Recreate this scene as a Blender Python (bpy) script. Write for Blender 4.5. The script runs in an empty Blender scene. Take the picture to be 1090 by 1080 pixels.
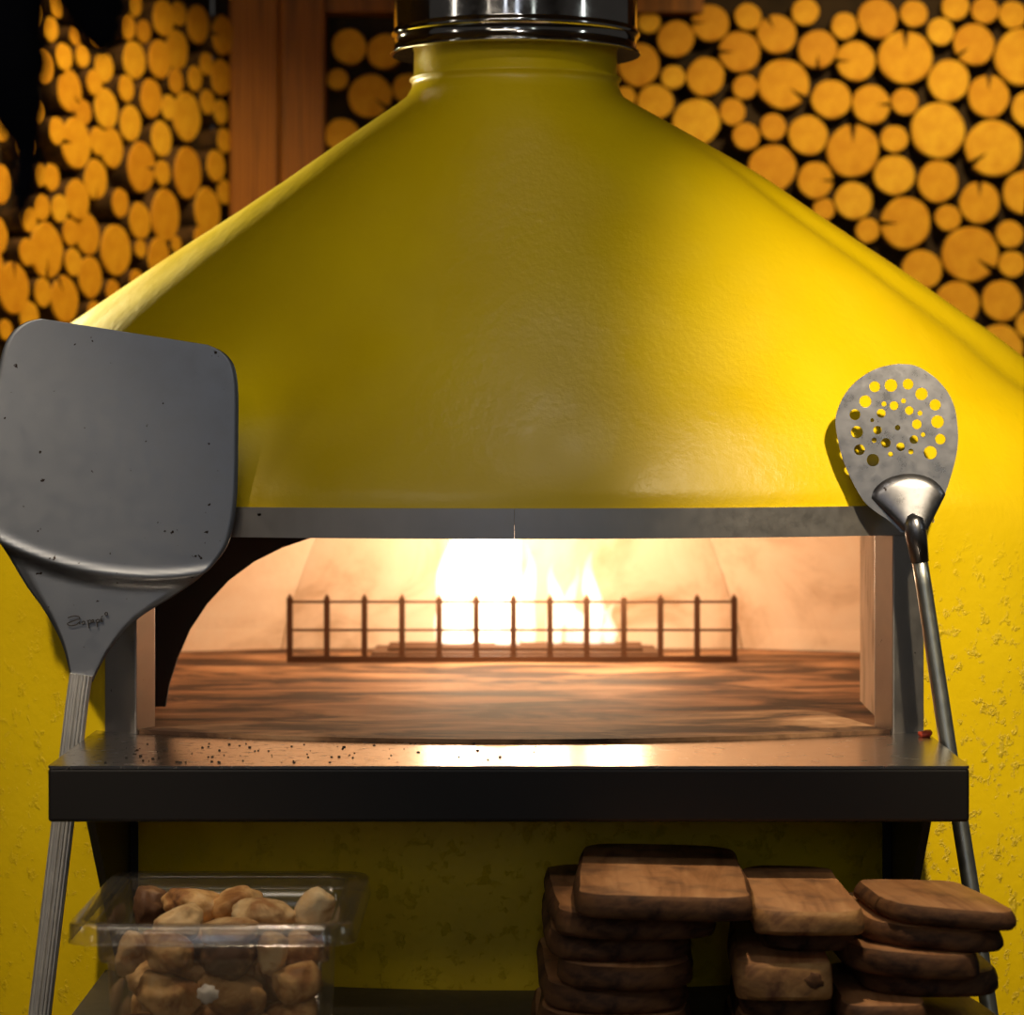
import bpy, bmesh, math, random
from mathutils import Vector, Matrix, noise
R = math.radians
random.seed(7)
SC = bpy.context.scene
COL = SC.collection

# ------------------------------------------------------------------ camera frame
F, CX, CY, EYE = 3000.0, 558.0, 440.0, 1.60
def P(px, py, Y):                       # a pixel of the 1090x1080 frame at distance Y -> point
    return Vector(((px-CX)/F*Y, Y, EYE-(py-CY)/F*Y))

cam = bpy.data.cameras.new('camera'); co = bpy.data.objects.new('camera', cam); COL.objects.link(co)
co.location = (0, 0, EYE); co.rotation_euler = (R(90), 0, 0)
cam.sensor_fit = 'HORIZONTAL'; cam.sensor_width = 36; cam.lens = F*36/1090
cam.shift_x = (545-CX)/1090; cam.shift_y = -(540-CY)/1090
cam.dof.use_dof = True; cam.dof.focus_distance = 4.22; cam.dof.aperture_fstop = 4.2
cam.clip_start = .05
SC.camera = co

# ------------------------------------------------------------------ materials
def mat(name, base=(.5,.5,.5), rough=.5, metal=0.0, spec=.5):
    m = bpy.data.materials.new(name); m.use_nodes = True
    b = m.node_tree.nodes['Principled BSDF']
    b.inputs['Base Color'].default_value = (*base, 1); b.inputs['Roughness'].default_value = rough
    b.inputs['Metallic'].default_value = metal
    b.inputs['Specular IOR Level'].default_value = spec
    return m, m.node_tree.nodes, m.node_tree.links, b
def coords(N, L, scale=(1,1,1), kind='Object'):
    t = N.new('ShaderNodeTexCoord'); mp = N.new('ShaderNodeMapping'); mp.inputs['Scale'].default_value = scale
    L.new(t.outputs[kind], mp.inputs['Vector']); return mp.outputs['Vector']
def noise_n(N, L, vec, scale, detail=4, rough=.55, dist=0):
    n = N.new('ShaderNodeTexNoise'); n.inputs['Scale'].default_value = scale
    n.inputs['Detail'].default_value = detail; n.inputs['Roughness'].default_value = rough
    n.inputs['Distortion'].default_value = dist
    if vec is not None: L.new(vec, n.inputs['Vector'])
    return n.outputs['Fac']
def ramp(N, L, fac, stops):
    r = N.new('ShaderNodeValToRGB'); e = r.color_ramp.elements
    while len(e) < len(stops): e.new(.5)
    for k, (p, c) in enumerate(stops):
        e[k].position = p; e[k].color = (*c, 1) if len(c) == 3 else c
    L.new(fac, r.inputs['Fac']); return r.outputs['Color']
def bump(N, L, b, h, strength=.3, dist=.01, prev=None):
    n = N.new('ShaderNodeBump'); n.inputs['Strength'].default_value = strength; n.inputs['Distance'].default_value = dist
    L.new(h, n.inputs['Height'])
    if prev is not None: L.new(prev, n.inputs['Normal'])
    L.new(n.outputs['Normal'], b.inputs['Normal']); return n.outputs['Normal']
def mixc(N, L, fac, a, bcol, mode='MIX'):
    m = N.new('ShaderNodeMix'); m.data_type = 'RGBA'; m.blend_type = mode
    if isinstance(fac, (int, float)): m.inputs[0].default_value = fac
    else: L.new(fac, m.inputs[0])
    for sock, v in ((m.inputs[6], a), (m.inputs[7], bcol)):
        if isinstance(v, tuple): sock.default_value = (*v, 1)
        else: L.new(v, sock)
    return m.outputs[2]

def m_paint():
    m, N, L, b = mat('yellow_paint', (.80,.56,.003), .38, 0, .45)
    v = coords(N, L)
    big = noise_n(N, L, v, 3.0, 3)
    c = ramp(N, L, big, [(.3,(.78,.535,.002)), (.7,(.88,.63,.004))])
    L.new(c, b.inputs['Base Color'])
    n1 = noise_n(N, L, v, 55, 5, .6)
    nb = bump(N, L, b, n1, .18, .006)
    # blisters and trowel lumps, stronger low down on the body
    n2 = noise_n(N, L, v, 40, 6, .68)
    r2 = ramp(N, L, n2, [(.56,(0,0,0)), (.70,(1,1,1))])
    sp = N.new('ShaderNodeSeparateXYZ'); L.new(v, sp.inputs[0])
    mr = N.new('ShaderNodeMapRange'); mr.inputs[1].default_value = 1.1; mr.inputs[2].default_value = 1.42
    mr.inputs[3].default_value = 1.0; mr.inputs[4].default_value = .03
    L.new(sp.outputs['Z'], mr.inputs[0])
    mu = N.new('ShaderNodeMath'); mu.operation = 'MULTIPLY'; L.new(r2, mu.inputs[0]); L.new(mr.outputs[0], mu.inputs[1])
    mx_ = N.new('ShaderNodeMapRange'); mx_.inputs[1].default_value = -.7; mx_.inputs[2].default_value = .7; mx_.inputs[3].default_value = .25; mx_.inputs[4].default_value = 1.0
    L.new(sp.outputs['X'], mx_.inputs[0]); mu2 = N.new('ShaderNodeMath'); mu2.operation = 'MULTIPLY'; L.new(mu.outputs[0], mu2.inputs[0]); L.new(mx_.outputs[0], mu2.inputs[1])
    bump(N, L, b, mu2.outputs[0], .55, .012, nb)
    b.inputs['Coat Weight'].default_value = .12; b.inputs['Coat Roughness'].default_value = .34
    rr = ramp(N, L, noise_n(N, L, v, 9, 4), [(.3,(.30,)*3), (.7,(.46,)*3)])
    L.new(rr, b.inputs['Roughness'])
    return m
def m_steel(name, base, rough, scratch=True, dirt=None, aniso_scale=(1,1,1), mott=.85):
    m, N, L, b = mat(name, base, rough, 1.0)
    v = coords(N, L, aniso_scale)
    n = noise_n(N, L, v, 40, 6, .7)
    L.new(ramp(N, L, n, [(.3,(max(.05,rough-.05),)*3), (.7,(rough+.06,)*3)]), b.inputs['Roughness'])
    n2 = noise_n(N, L, coords(N, L), 9, 5, .6)
    c = ramp(N, L, n2, [(.3, tuple(x*mott for x in base)), (.7, base)])
    if dirt:
        n3 = noise_n(N, L, coords(N, L), dirt[0], 2, .5)
        f = ramp(N, L, n3, [(dirt[1],(0,0,0)), (dirt[1]+.03,(1,1,1))])
        c = mixc(N, L, f, c, (.03,.02,.015))
    L.new(c, b.inputs['Base Color'])
    if scratch: bump(N, L, b, noise_n(N, L, v, 160, 3, .6), .025, .001)
    return m
def m_refractory(name, a, bcol, stain, scale=7, sx=(1,1,1), thr=(.48,.66), rough=.85):
    m, N, L, b = mat(name, a, rough, 0, .25)
    v = coords(N, L, sx)
    n = noise_n(N, L, v, scale, 6, .62, .6)
    c = ramp(N, L, n, [(.25, a), (thr[0], bcol), (thr[1], stain)])
    L.new(c, b.inputs['Base Color'])
    bump(N, L, b, noise_n(N, L, v, 60, 5), .25, .004)
    return m
def m_wood(name, light, dark, scale=(9,1.2,9), rough=.5):
    m, N, L, b = mat(name, light, rough, 0, .35)
    v = coords(N, L, scale)
    w = N.new('ShaderNodeTexWave'); w.inputs['Scale'].default_value = 1.6; w.inputs['Distortion'].default_value = 7
    w.inputs['Detail'].default_value = 4; w.inputs['Detail Scale'].default_value = 1.3
    L.new(v, w.inputs['Vector'])
    c1 = ramp(N, L, w.outputs['Fac'], [(.1, dark), (.6, light)])
    n = noise_n(N, L, v, 2.2, 5)
    c2 = mixc(N, L, ramp(N, L, n, [(.5,(0,0,0)), (.66,(.75,.75,.75))]), c1, tuple(x*.45 for x in dark))
    oi = N.new('ShaderNodeObjectInfo')
    rv = ramp(N, L, oi.outputs['Random'], [(0,(.7,.66,.62)), (1,(1,1,1))])
    L.new(mixc(N, L, 1.0, c2, rv, 'MULTIPLY'), b.inputs['Base Color'])
    bump(N, L, b, w.outputs['Fac'], .12, .003)
    return m
def m_logend():
    m, N, L, b = mat('cut_wood', (.72,.40,.10), .7, 0, .25)
    t = N.new('ShaderNodeTexCoord')
    le = N.new('ShaderNodeVectorMath'); le.operation = 'LENGTH'
    mp = N.new('ShaderNodeMapping'); mp.inputs['Scale'].default_value = (1,0,1)
    L.new(t.outputs['Object'], mp.inputs['Vector']); L.new(mp.outputs['Vector'], le.inputs[0])
    oi = N.new('ShaderNodeObjectInfo')
    n = noise_n(N, L, t.outputs['Object'], 25, 4)
    ad = N.new('ShaderNodeMath'); ad.operation = 'MULTIPLY_ADD'; ad.inputs[1].default_value = 700; L.new(le.outputs['Value'], ad.inputs[0])
    mu = N.new('ShaderNodeMath'); mu.operation = 'MULTIPLY'; mu.inputs[1].default_value = 9; L.new(n, mu.inputs[0]); L.new(mu.outputs[0], ad.inputs[2])
    si = N.new('ShaderNodeMath'); si.operation = 'SINE'; L.new(ad.outputs[0], si.inputs[0])
    rings = ramp(N, L, si.outputs[0], [(0,(.88,.85,.80)), (1,(1,1,1))])
    tone = ramp(N, L, oi.outputs['Random'], [(0,(.62,.30,.02)), (.35,(.68,.35,.022)), (.8,(.72,.39,.026)), (1,(.76,.44,.035))])
    blot = ramp(N, L, n, [(.35,(.80,.66,.5)), (.62,(1,1,1))])
    c = mixc(N, L, 1.0, tone, rings, 'MULTIPLY'); c = mixc(N, L, .8, c, blot, 'MULTIPLY')
    L.new(c, b.inputs['Base Color'])
    bump(N, L, b, noise_n(N, L, t.outputs['Object'], 90, 4), .2, .003)
    return m
def m_shelf_top():
    m, N, L, b = mat('shelf_steel', (.30,.28,.27), .16, 1.0)
    v = coords(N, L)
    n = noise_n(N, L, v, 60, 3, .5)
    f = ramp(N, L, n, [(.60,(0,0,0)), (.63,(1,1,1))])
    sp = N.new('ShaderNodeSeparateXYZ'); L.new(v, sp.inputs[0])
    mr = N.new('ShaderNodeMapRange'); mr.inputs[1].default_value = -.68; mr.inputs[2].default_value = .25; mr.inputs[3].default_value = 1; mr.inputs[4].default_value = 0
    L.new(sp.outputs['X'], mr.inputs[0])
    mu = N.new('ShaderNodeMath'); mu.operation = 'MULTIPLY'; L.new(f, mu.inputs[0]); L.new(mr.outputs[0], mu.inputs[1])
    L.new(mixc(N, L, mu.outputs[0], (.38,.35,.33), (.015,.012,.01)), b.inputs['Base Color'])
    g = N.new('ShaderNodeMath'); g.operation = 'SUBTRACT'; g.inputs[0].default_value = 1; L.new(mu.outputs[0], g.inputs[1]); L.new(g.outputs[0], b.inputs['Metallic'])
    L.new(ramp(N, L, noise_n(N, L, v, 30, 5), [(.3,(.24,)*3), (.7,(.28,)*3)]), b.inputs['Roughness'])
    return m
def m_plastic():
    m = bpy.data.materials.new('clear_plastic'); m.use_nodes = True
    N, L = m.node_tree.nodes, m.node_tree.links; N.clear()
    o = N.new('ShaderNodeOutputMaterial'); g = N.new('ShaderNodeBsdfGlossy')
    g.inputs['Color'].default_value = (1,.97,.93,1); g.inputs['Roughness'].default_value = .16
    df = N.new('ShaderNodeBsdfDiffuse'); df.inputs['Color'].default_value = (.75,.70,.64,1)
    t = N.new('ShaderNodeBsdfTransparent'); t.inputs['Color'].default_value = (.95,.94,.92,1)
    lw = N.new('ShaderNodeLayerWeight'); lw.inputs['Blend'].default_value = .5
    fr = N.new('ShaderNodeMapRange'); fr.inputs[3].default_value = .07; fr.inputs[4].default_value = .6
    pw_ = N.new('ShaderNodeMath'); pw_.operation = 'POWER'; pw_.inputs[1].default_value = 3; L.new(lw.outputs['Facing'], pw_.inputs[0]); L.new(pw_.outputs[0], fr.inputs[0])
    m1 = N.new('ShaderNodeMixShader'); mx = N.new('ShaderNodeMixShader')
    n = noise_n(N, L, coords(N, L), 12, 5)
    L.new(ramp(N, L, n, [(.3,(.012,)*3), (.7,(.035,)*3)]), m1.inputs[0])
    L.new(t.outputs[0], m1.inputs[1]); L.new(df.outputs[0], m1.inputs[2])
    L.new(fr.outputs[0], mx.inputs[0]); L.new(m1.outputs[0], mx.inputs[1]); L.new(g.outputs[0], mx.inputs[2]); L.new(mx.outputs[0], o.inputs['Surface'])
    return m
def m_chunk(name, stops, scale=16):
    m, N, L, b = mat(name, (.7,.5,.28), .6, 0, .3)
    v = coords(N, L)
    oi = N.new('ShaderNodeObjectInfo')
    ad = N.new('ShaderNodeVectorMath'); ad.operation = 'ADD'; L.new(v, ad.inputs[0])
    cb = N.new('ShaderNodeCombineXYZ'); ml = N.new('ShaderNodeMath'); ml.operation = 'MULTIPLY'; ml.inputs[1].default_value = 13
    L.new(oi.outputs['Random'], ml.inputs[0]); L.new(ml.outputs[0], cb.inputs[0]); L.new(cb.outputs[0], ad.inputs[1])
    n = noise_n(N, L, ad.outputs[0], scale, 6, .6, .4)
    L.new(ramp(N, L, n, stops), b.inputs['Base Color'])
    bump(N, L, b, noise_n(N, L, ad.outputs[0], 70, 5), .35, .005)
    b.inputs['Subsurface Weight'].default_value = .0
    return m
def m_flame():
    m = bpy.data.materials.new('flame'); m.use_nodes = True
    N, L = m.node_tree.nodes, m.node_tree.links; N.clear()
    o = N.new('ShaderNodeOutputMaterial'); e = N.new('ShaderNodeEmission')
    e.inputs['Color'].default_value = (1,.88,.68,1); e.inputs['Strength'].default_value = FLAME
    L.new(e.outputs[0], o.inputs['Volume']); return m
FLAME = 62
M = {}
M['paint'] = m_paint()
M['steel_blade'] = m_steel('grey_blade_steel', (.27,.285,.32), .46, True, (75,.72), mott=.93)
M['steel_skim'] = m_steel('skimmer_steel', (.235,.235,.26), .30, True, (55,.78))
M['steel_handle'] = m_steel('handle_aluminium', (.74,.72,.69), .52)
M['steel_tube'] = m_steel('handle_tube_steel', (.50,.51,.47), .34)
M['steel_frame'] = m_steel('frame_steel', (.52,.49,.47), .42, True, (70,.76))
M['chrome'] = m_steel('polished_steel', (.62,.60,.58), .10, False)
M['black'] = mat('black_painted_steel', (.012,.010,.009), .42, 0, .4)[0]
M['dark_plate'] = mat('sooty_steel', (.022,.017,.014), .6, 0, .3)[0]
M['iron'] = mat('burnt_iron', (.10,.045,.02), .55, .3, .4)[0]
M['shelf_top'] = m_shelf_top()
M['chamber'] = m_refractory('refractory_wall', (.82,.68,.53), (.76,.58,.42), (.44,.27,.15), 5, (1,1,1), (.50,.74))
M['hearth'] = m_refractory('hearth_stone', (.62,.40,.24), (.36,.195,.10), (.05,.024,.014), 6.0, (.6,1.3,1), (.42,.58), .74)
M['reveal'] = m_refractory('insulating_board', (.72,.54,.38), (.62,.44,.29), (.22,.12,.06), 14, (1,1,.35), (.5,.70))
M['logend'] = m_logend()
M['bark'] = m_refractory('bark', (.14,.07,.03), (.09,.045,.02), (.03,.016,.01), 20)
M['post'] = m_wood('stained_timber', (.33,.115,.010), (.21,.068,.006), (14,14,.8), .55)
M['dark_wall'] = m_refractory('dark_backing', (.040,.024,.013), (.030,.017,.010), (.015,.009,.006), 8)
def m_board():
    m, N, L, b = mat('board_wood', (.5,.26,.13), .5, 0, .3)
    v = coords(N, L, (22,2.2,22)); oi = N.new('ShaderNodeObjectInfo')
    n = noise_n(N, L, v, 1.6, 6, .6, .8)
    c = ramp(N, L, n, [(.25,(.26,.115,.045)), (.5,(.50,.25,.11)), (.75,(.66,.37,.18))])
    n2 = noise_n(N, L, coords(N, L), 11, 4)
    c = mixc(N, L, ramp(N, L, n2, [(.48,(0,0,0)), (.66,(.7,.7,.7))]), c, (.10,.055,.04))
    L.new(mixc(N, L, 1.0, c, ramp(N, L, oi.outputs['Random'], [(0,(.72,.68,.64)), (1,(1,1,1))]), 'MULTIPLY'), b.inputs['Base Color'])
    bump(N, L, b, n, .1, .003)
    return m
M['board'] = m_board()
M['board_edge'] = m_refractory('board_bark', (.20,.095,.035), (.12,.055,.024), (.035,.016,.010), 18, (1,1,2), (.5,.66), .7)
M['board_pale'] = m_refractory('board_chipped_edge', (.62,.40,.17), (.42,.22,.08), (.12,.05,.025), 16, (1,1,1.5), (.46,.68), .6)
M['plastic'] = m_plastic()
M['chunk'] = m_chunk('pale_crust', [(.26,(.78,.55,.30)), (.45,(.64,.38,.15)), (.56,(.34,.15,.045)), (.70,(.11,.045,.02))])
M['chunk_pale'] = m_chunk('cream_crust', [(.3,(.82,.64,.38)), (.50,(.72,.48,.23)), (.64,(.40,.19,.07))])
M['chunk_dark'] = m_chunk('scorched_crust', [(.3,(.05,.022,.012)), (.55,(.11,.05,.022)), (.75,(.45,.25,.1))])
M['white_bit'] = mat('white_paste', (.82,.78,.74), .6)[0]
M['counter'] = m_steel('worktop_steel', (.22,.20,.165), .62)
M['ink'] = mat('engraving', (.035,.03,.03), .7)[0]
M['black_cloth'] = mat('matt_black', (.004,.004,.006), .9, 0, .1)[0]
M['red'] = mat('red_scrap', (.5,.06,.03), .5)[0]
M['floor'] = m_refractory('floor_tile', (.10,.07,.05), (.08,.055,.04), (.05,.035,.025), 3)
M['ceil'] = m_refractory('ceiling_paint', (.10,.07,.045), (.08,.055,.035), (.06,.04,.03), 2)
M['flame'] = m_flame()

# ------------------------------------------------------------------ object helpers
def tag(o, label=None, cat=None, group=None, kind=None):
    if label: o['label'] = label
    if cat: o['category'] = cat
    if group: o['group'] = group
    if kind: o['kind'] = kind
    return o
def empty(name, loc=(0,0,0), label=None, cat=None, group=None):
    o = bpy.data.objects.new(name, None); COL.objects.link(o); o.location = loc; o.empty_display_size = .05
    return tag(o, label, cat, group)
def obj(name, bm, m, parent=None, smooth=False, loc=None):
    me = bpy.data.meshes.new(name)
    bmesh.ops.recalc_face_normals(bm, faces=bm.faces[:]); bm.to_mesh(me); bm.free()
    for mm in (m if isinstance(m, (list, tuple)) else [m]): me.materials.append(mm)
    if smooth:
        for p in me.polygons: p.use_smooth = True
    o = bpy.data.objects.new(name, me); COL.objects.link(o)
    if loc is not None: o.location = loc
    if parent is not None:
        o.parent = parent
        o.matrix_parent_inverse = Matrix.Identity(4)
        if parent.type == 'EMPTY' or True:
            o.location = Vector(o.location) - world_loc(parent) if loc is None else loc
    return o
def world_loc(o):
    v = Vector((0,0,0))
    while o is not None: v += o.location; o = o.parent
    return v
def smooth_by_angle(o, ang=35):
    me = o.data
    for p in me.polygons: p.use_smooth = True
    bm = bmesh.new(); bm.from_mesh(me)
    for e in bm.edges:
        if len(e.link_faces) == 2 and e.calc_face_angle(0) > R(ang): e.smooth = False
    bm.to_mesh(me); bm.free()
    return o
def bevel(o, w=.003, seg=2, ang=40):
    b = o.modifiers.new('bevel', 'BEVEL'); b.width = w; b.segments = seg; b.limit_method = 'ANGLE'; b.angle_limit = R(ang)
    return o
def box(bm, x0, x1, y0, y1, z0, z1):
    vs = [bm.verts.new(c) for c in ((x0,y0,z0),(x1,y0,z0),(x1,y1,z0),(x0,y1,z0),(x0,y0,z1),(x1,y0,z1),(x1,y1,z1),(x0,y1,z1))]
    for f in ((0,3,2,1),(4,5,6,7),(0,1,5,4),(1,2,6,5),(2,3,7,6),(3,0,4,7)): bm.faces.new([vs[i] for i in f])
def prism(bm, pts, z0, z1):               # plan outline -> vertical prism
    a = [bm.verts.new((x,y,z0)) for x,y in pts]; b = [bm.verts.new((x,y,z1)) for x,y in pts]
    n = len(pts); bm.faces.new(a[::-1]); bm.faces.new(b)
    for i in range(n): bm.faces.new((a[i], a[(i+1)%n], b[(i+1)%n], b[i]))
def loft(bm, rings, cap=True, closed=True):
    V = [[bm.verts.new(p) for p in r] for r in rings]; n = len(V[0])
    for a, b in zip(V, V[1:]):
        for i in range(n if closed else n-1): bm.faces.new((a[i], a[(i+1)%n], b[(i+1)%n], b[i]))
    if cap: bm.faces.new(V[0][::-1]); bm.faces.new(V[-1])
    return V
def tube(bm, pts, radii, n=14, flat=1.0, ribs=0, ribd=0):
    pts = [Vector(p) for p in pts]; rings = []
    for i, p in enumerate(pts):
        d = (pts[min(i+1,len(pts)-1)] - pts[max(i-1,0)]).normalized()
        s = d.cross(Vector((0,1,0)))
        if s.length < 1e-3: s = d.cross(Vector((1,0,0)))
        s.normalize(); u = s.cross(d).normalized(); r = radii[i] if isinstance(radii, (list,tuple)) else radii
        ring = []
        for k in range(n):
            a = 2*math.pi*k/n; rr = r*(1 - (ribd if ribs and (k % ribs) == 0 else 0))
            ring.append(p + s*math.cos(a)*rr + u*math.sin(a)*rr*flat)
        rings.append(ring)
    loft(bm, rings)
def lathe(bm, prof, cx, cy, n=96, cap=False):
    loft(bm, [[(cx+r*math.sin(2*math.pi*k/n), cy-r*math.cos(2*math.pi*k/n), z) for k in range(n)] for r, z in prof], cap)
def catmull(pts, sub):
    out = []; n = len(pts)
    for i in range(n-1):
        p0, p1, p2, p3 = (Vector(pts[max(i-1,0)]), Vector(pts[i]), Vector(pts[i+1]), Vector(pts[min(i+2,n-1)]))
        for k in range(sub):
            t = k/sub
            out.append(.5*((2*p1)+(p2-p0)*t+(2*p0-5*p1+4*p2-p3)*t*t+(3*p1-p0-3*p2+p3)*t**3))
    out.append(Vector(pts[-1])); return out
def sstep(a, b, x):
    t = min(1, max(0, (x-a)/(b-a))); return t*t*(3-2*t)

# ------------------------------------------------------------------ the oven
XC, YC, RB = -.015, 5.65, 1.37
def Yf(x, r=RB): return YC - math.sqrt(r*r-(x-XC)**2)
def th(x, r=RB): return math.asin((x-XC)/r)
Z_SH, Z_H, Z_L0, Z_L1 = 1.10, 1.106, 1.410, 1.456
XJ0, XJ1, XJ2, XJ3 = -.655, -.602, .572, .624         # jambs: outer left, inner left, inner right, outer right
oven = empty('pizza_oven', (XC, YC, 0), 'big yellow plastered dome pizza oven with a fire burning in its wide mouth', 'oven')

ZT = 2.142
def interp(tab, z):
    if z <= tab[0][0]: return tab[0][1]
    for (a, va), (b, vb) in zip(tab, tab[1:]):
        if z <= b: return va+(vb-va)*(z-a)/(b-a)
    return tab[-1][1]
X_TAB = [(1.45,0),(1.66,.010),(1.75,.018),(2.0,.019),(2.08,.011),(2.142,0)]
def densify(tab):
    return [(p[0], p[1]) for p in catmull(tab, 8)]
W_TAB = densify([(1.25,1.375),(1.36,1.37),(1.43,1.352),(1.50,1.285),(1.58,1.145),(1.664,.990),(1.725,.892),(1.784,.790),(1.856,.664),(1.933,.530),(2.01,.405),(2.072,.304),(2.115,.232),(2.142,.188),(2.158,.1785)])
C_TAB = densify([(1.20,5.65),(1.43,5.645),(1.53,5.60),(1.664,5.48),(1.784,5.25),(1.856,5.11),(1.933,4.99),(2.01,4.915),(2.072,4.875),(2.142,4.85)])
F_TAB = densify([(1.20,4.28),(1.36,4.28),(1.45,4.281),(1.50,4.297),(1.60,4.352),(1.75,4.440),(1.90,4.527),(2.02,4.592),(2.09,4.628),(2.142,4.660),(2.158,4.6715)])
zs_ = [0,.4,.8,1.0,1.106,1.16,1.2,1.25,1.3,1.34,1.38,1.405,1.43,1.445] + [1.458+(ZT-1.458)*k/52 for k in range(53)]
neckp = [(.1785,2.158),(.178,2.168),(.182,2.171),(.182,2.174),(.175,2.180),(.174,2.235)]
ths = sorted(set([R(1.5)*k - math.pi for k in range(240)] + [th((XJ0+XJ1)/2), th((XJ2+XJ3)/2)]))
def groove(t, z):
    a = abs(math.degrees(t)); s = sstep(1.42, 1.62, z)*(1-sstep(1.93, 2.12, z))
    return ((-.034 if t > 0 else -.004)*math.exp(-((a-62)/6.5)**2) + .012*math.exp(-((a-88)/16)**2))*s
def skin(t, z):                              # point of the plastered body at angle t, height z
    s, c = math.sin(t), math.cos(t)
    if z <= 1.36: rx = rf = RB; yc = YC; p = 2.0
    else:
        a = abs(math.degrees(t)); k = sstep(27, 42, a)                 # the mouth keeps a sharper shoulder than the sides
        wz = interp(W_TAB, z); wm = RB if z < 1.458 else min(RB, wz+(RB-interp(W_TAB,1.458))*(1-sstep(1.458,1.56,z)))
        rx = wm+(wz-wm)*k; yc = interp(C_TAB, z); rf = yc-interp(F_TAB, z); p = 2.0+.25*sstep(1.46,1.62,z)*(1-sstep(2.0,2.12,z))
        if c < 0: rf = rx*1.02
    if c >= 0: x = rx*math.copysign(abs(s)**(2/p), s); y = rf*abs(c)**(2/p)
    else: x = rx*s; y = rf*c; 
    g = 1+groove(t, z)
    return Vector((XC+interp(X_TAB, z)+x*g, yc-y*g, z))
bm = bmesh.new(); V = []
for z in zs_:
    row = []
    for t in ths:
        p = skin(t, z); n_ = .006*noise.noise(p*2.4) + .003*noise.noise(p*6.5); d = Vector((math.sin(t), -math.cos(t), 0))
        row.append(bm.verts.new(p + d*n_*(1 if z > 1.47 else .5)))
    V.append(row)
for r, z in neckp: V.append([bm.verts.new((XC+r*math.sin(t), 4.85-r*math.cos(t), z)) for t in ths])
zs_ += [q[1] for q in neckp]
ta, tb = th((XJ0+XJ1)/2), th((XJ2+XJ3)/2)
for j in range(len(V)-1):
    for i in range(len(ths)):
        i2 = (i+1) % len(ths); tm = (ths[i]+ths[i2])/2 if i2 else math.pi
        if 1.10 < (zs_[j]+zs_[j+1])/2 < 1.43 and ta < tm < tb: continue
        bm.faces.new((V[j][i], V[j][i2], V[j+1][i2], V[j+1][i]))
obj('dome', bm, M['paint'], oven, True)

# steel flue: rolled lip, sleeve and second bead
fl = bmesh.new()
lathe(fl, [(.173,2.222),(.205,2.2145),(.214,2.2150),(.216,2.2175),(.214,2.2200),(.2085,2.2225),(.2085,2.2425),(.2125,2.2455),(.2145,2.2495),(.2125,2.2535),(.2095,2.2565),(.2095,2.2585),(.2095,2.262),(.2095,2.40),(.2095,3.15)], XC, 4.85, 96)
flue = obj('flue_pipe', fl, M['chrome'], oven, True); flue['label'] = 'shiny steel flue pipe'
def arc_band(x0, x1, z0, z1, rin, rout, n=24):
    bm = bmesh.new(); t0, t1 = th(x0), th(x1); rings = []
    for k in range(n+1):
        t = t0+(t1-t0)*k/n; s, c = math.sin(t), math.cos(t)
        rings.append([(XC+r*s, YC-r*c, z) for r, z in ((rin,z0),(rout,z0),(rout,z1),(rin,z1))])
    loft(bm, rings); return bm
for x0, x1 in ((XJ0-.002, XC-.0002), (XC+.0002, XJ3+.002)):
    o = obj('lintel', arc_band(x0, x1, Z_L0, Z_L1, 1.31, 1.383), M['steel_frame'], oven); o['label'] = 'grey steel lintel'
for x0, x1 in ((XJ0, XJ1), (XJ2, XJ3)):
    o = obj('jamb', arc_band(x0, x1, Z_SH-.02, Z_L0, 1.325, 1.380, 4), M['steel_frame'], oven); bevel(o, .002); o['label'] = 'grey steel jamb'
# reveal boards on both sides of the throat
def reveal(pts, thick):
    bm = bmesh.new()
    for (xa, ya), (xb, yb) in zip(pts, pts[1:]):
        prism(bm, [(xa,ya),(xb,yb),(xb+thick,yb),(xa+thick,ya)], Z_H-.02, 1.43)
    return bm
JL, JR = Yf(XJ1)+.035, Yf(XJ2)+.035
for pts, t in (([(XJ1,JL-.03),(XJ1-.004,JL+.13)], -.03), ([(XJ1-.010,JL+.135),(XJ1-.035,4.85)], -.03),
               ([(XJ2,JR-.03),(XJ2-.002,JR+.12)], .03), ([(XJ2+.0,JR+.127),(XJ2+.006,4.85)], .03)):
    obj('reveal_board', reveal(pts, t), M['reveal'], oven)
bm = bmesh.new()
for x, y in ((XJ1+.001, JL+.06), (XJ2-.003, JR+.04)):
    tube(bm, [(x-.004,y,1.155),(x+.004,y,1.155)], .007, 10)
obj('screw_head', bm, M['dark_plate'], oven)
# throat roof and the panel above it
bm = bmesh.new(); prism(bm, [(-.67,4.40),(.64,4.40),(.66,4.92),(-.70,4.92)], 1.43, 1.45); box(bm, -.72, .70, 4.90, 4.93, 1.44, 1.58)
obj('throat_roof', bm, M['chamber'], oven)
# hearth
bm = bmesh.new()
arc = [(x, Yf(x)-.004) for x in [XJ1+(XJ2-XJ1)*k/20 for k in range(21)]]
prism(bm, arc + [(.60,4.86),(1.02,5.1),(.97,5.76),(.46,5.96),(-.51,5.96),(-1.0,5.76),(-1.05,5.1),(-.64,4.86)], Z_SH-.03, Z_H)
o = obj('hearth', bm, M['hearth'], oven); o['label'] = 'scorched stone hearth floor'
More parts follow.
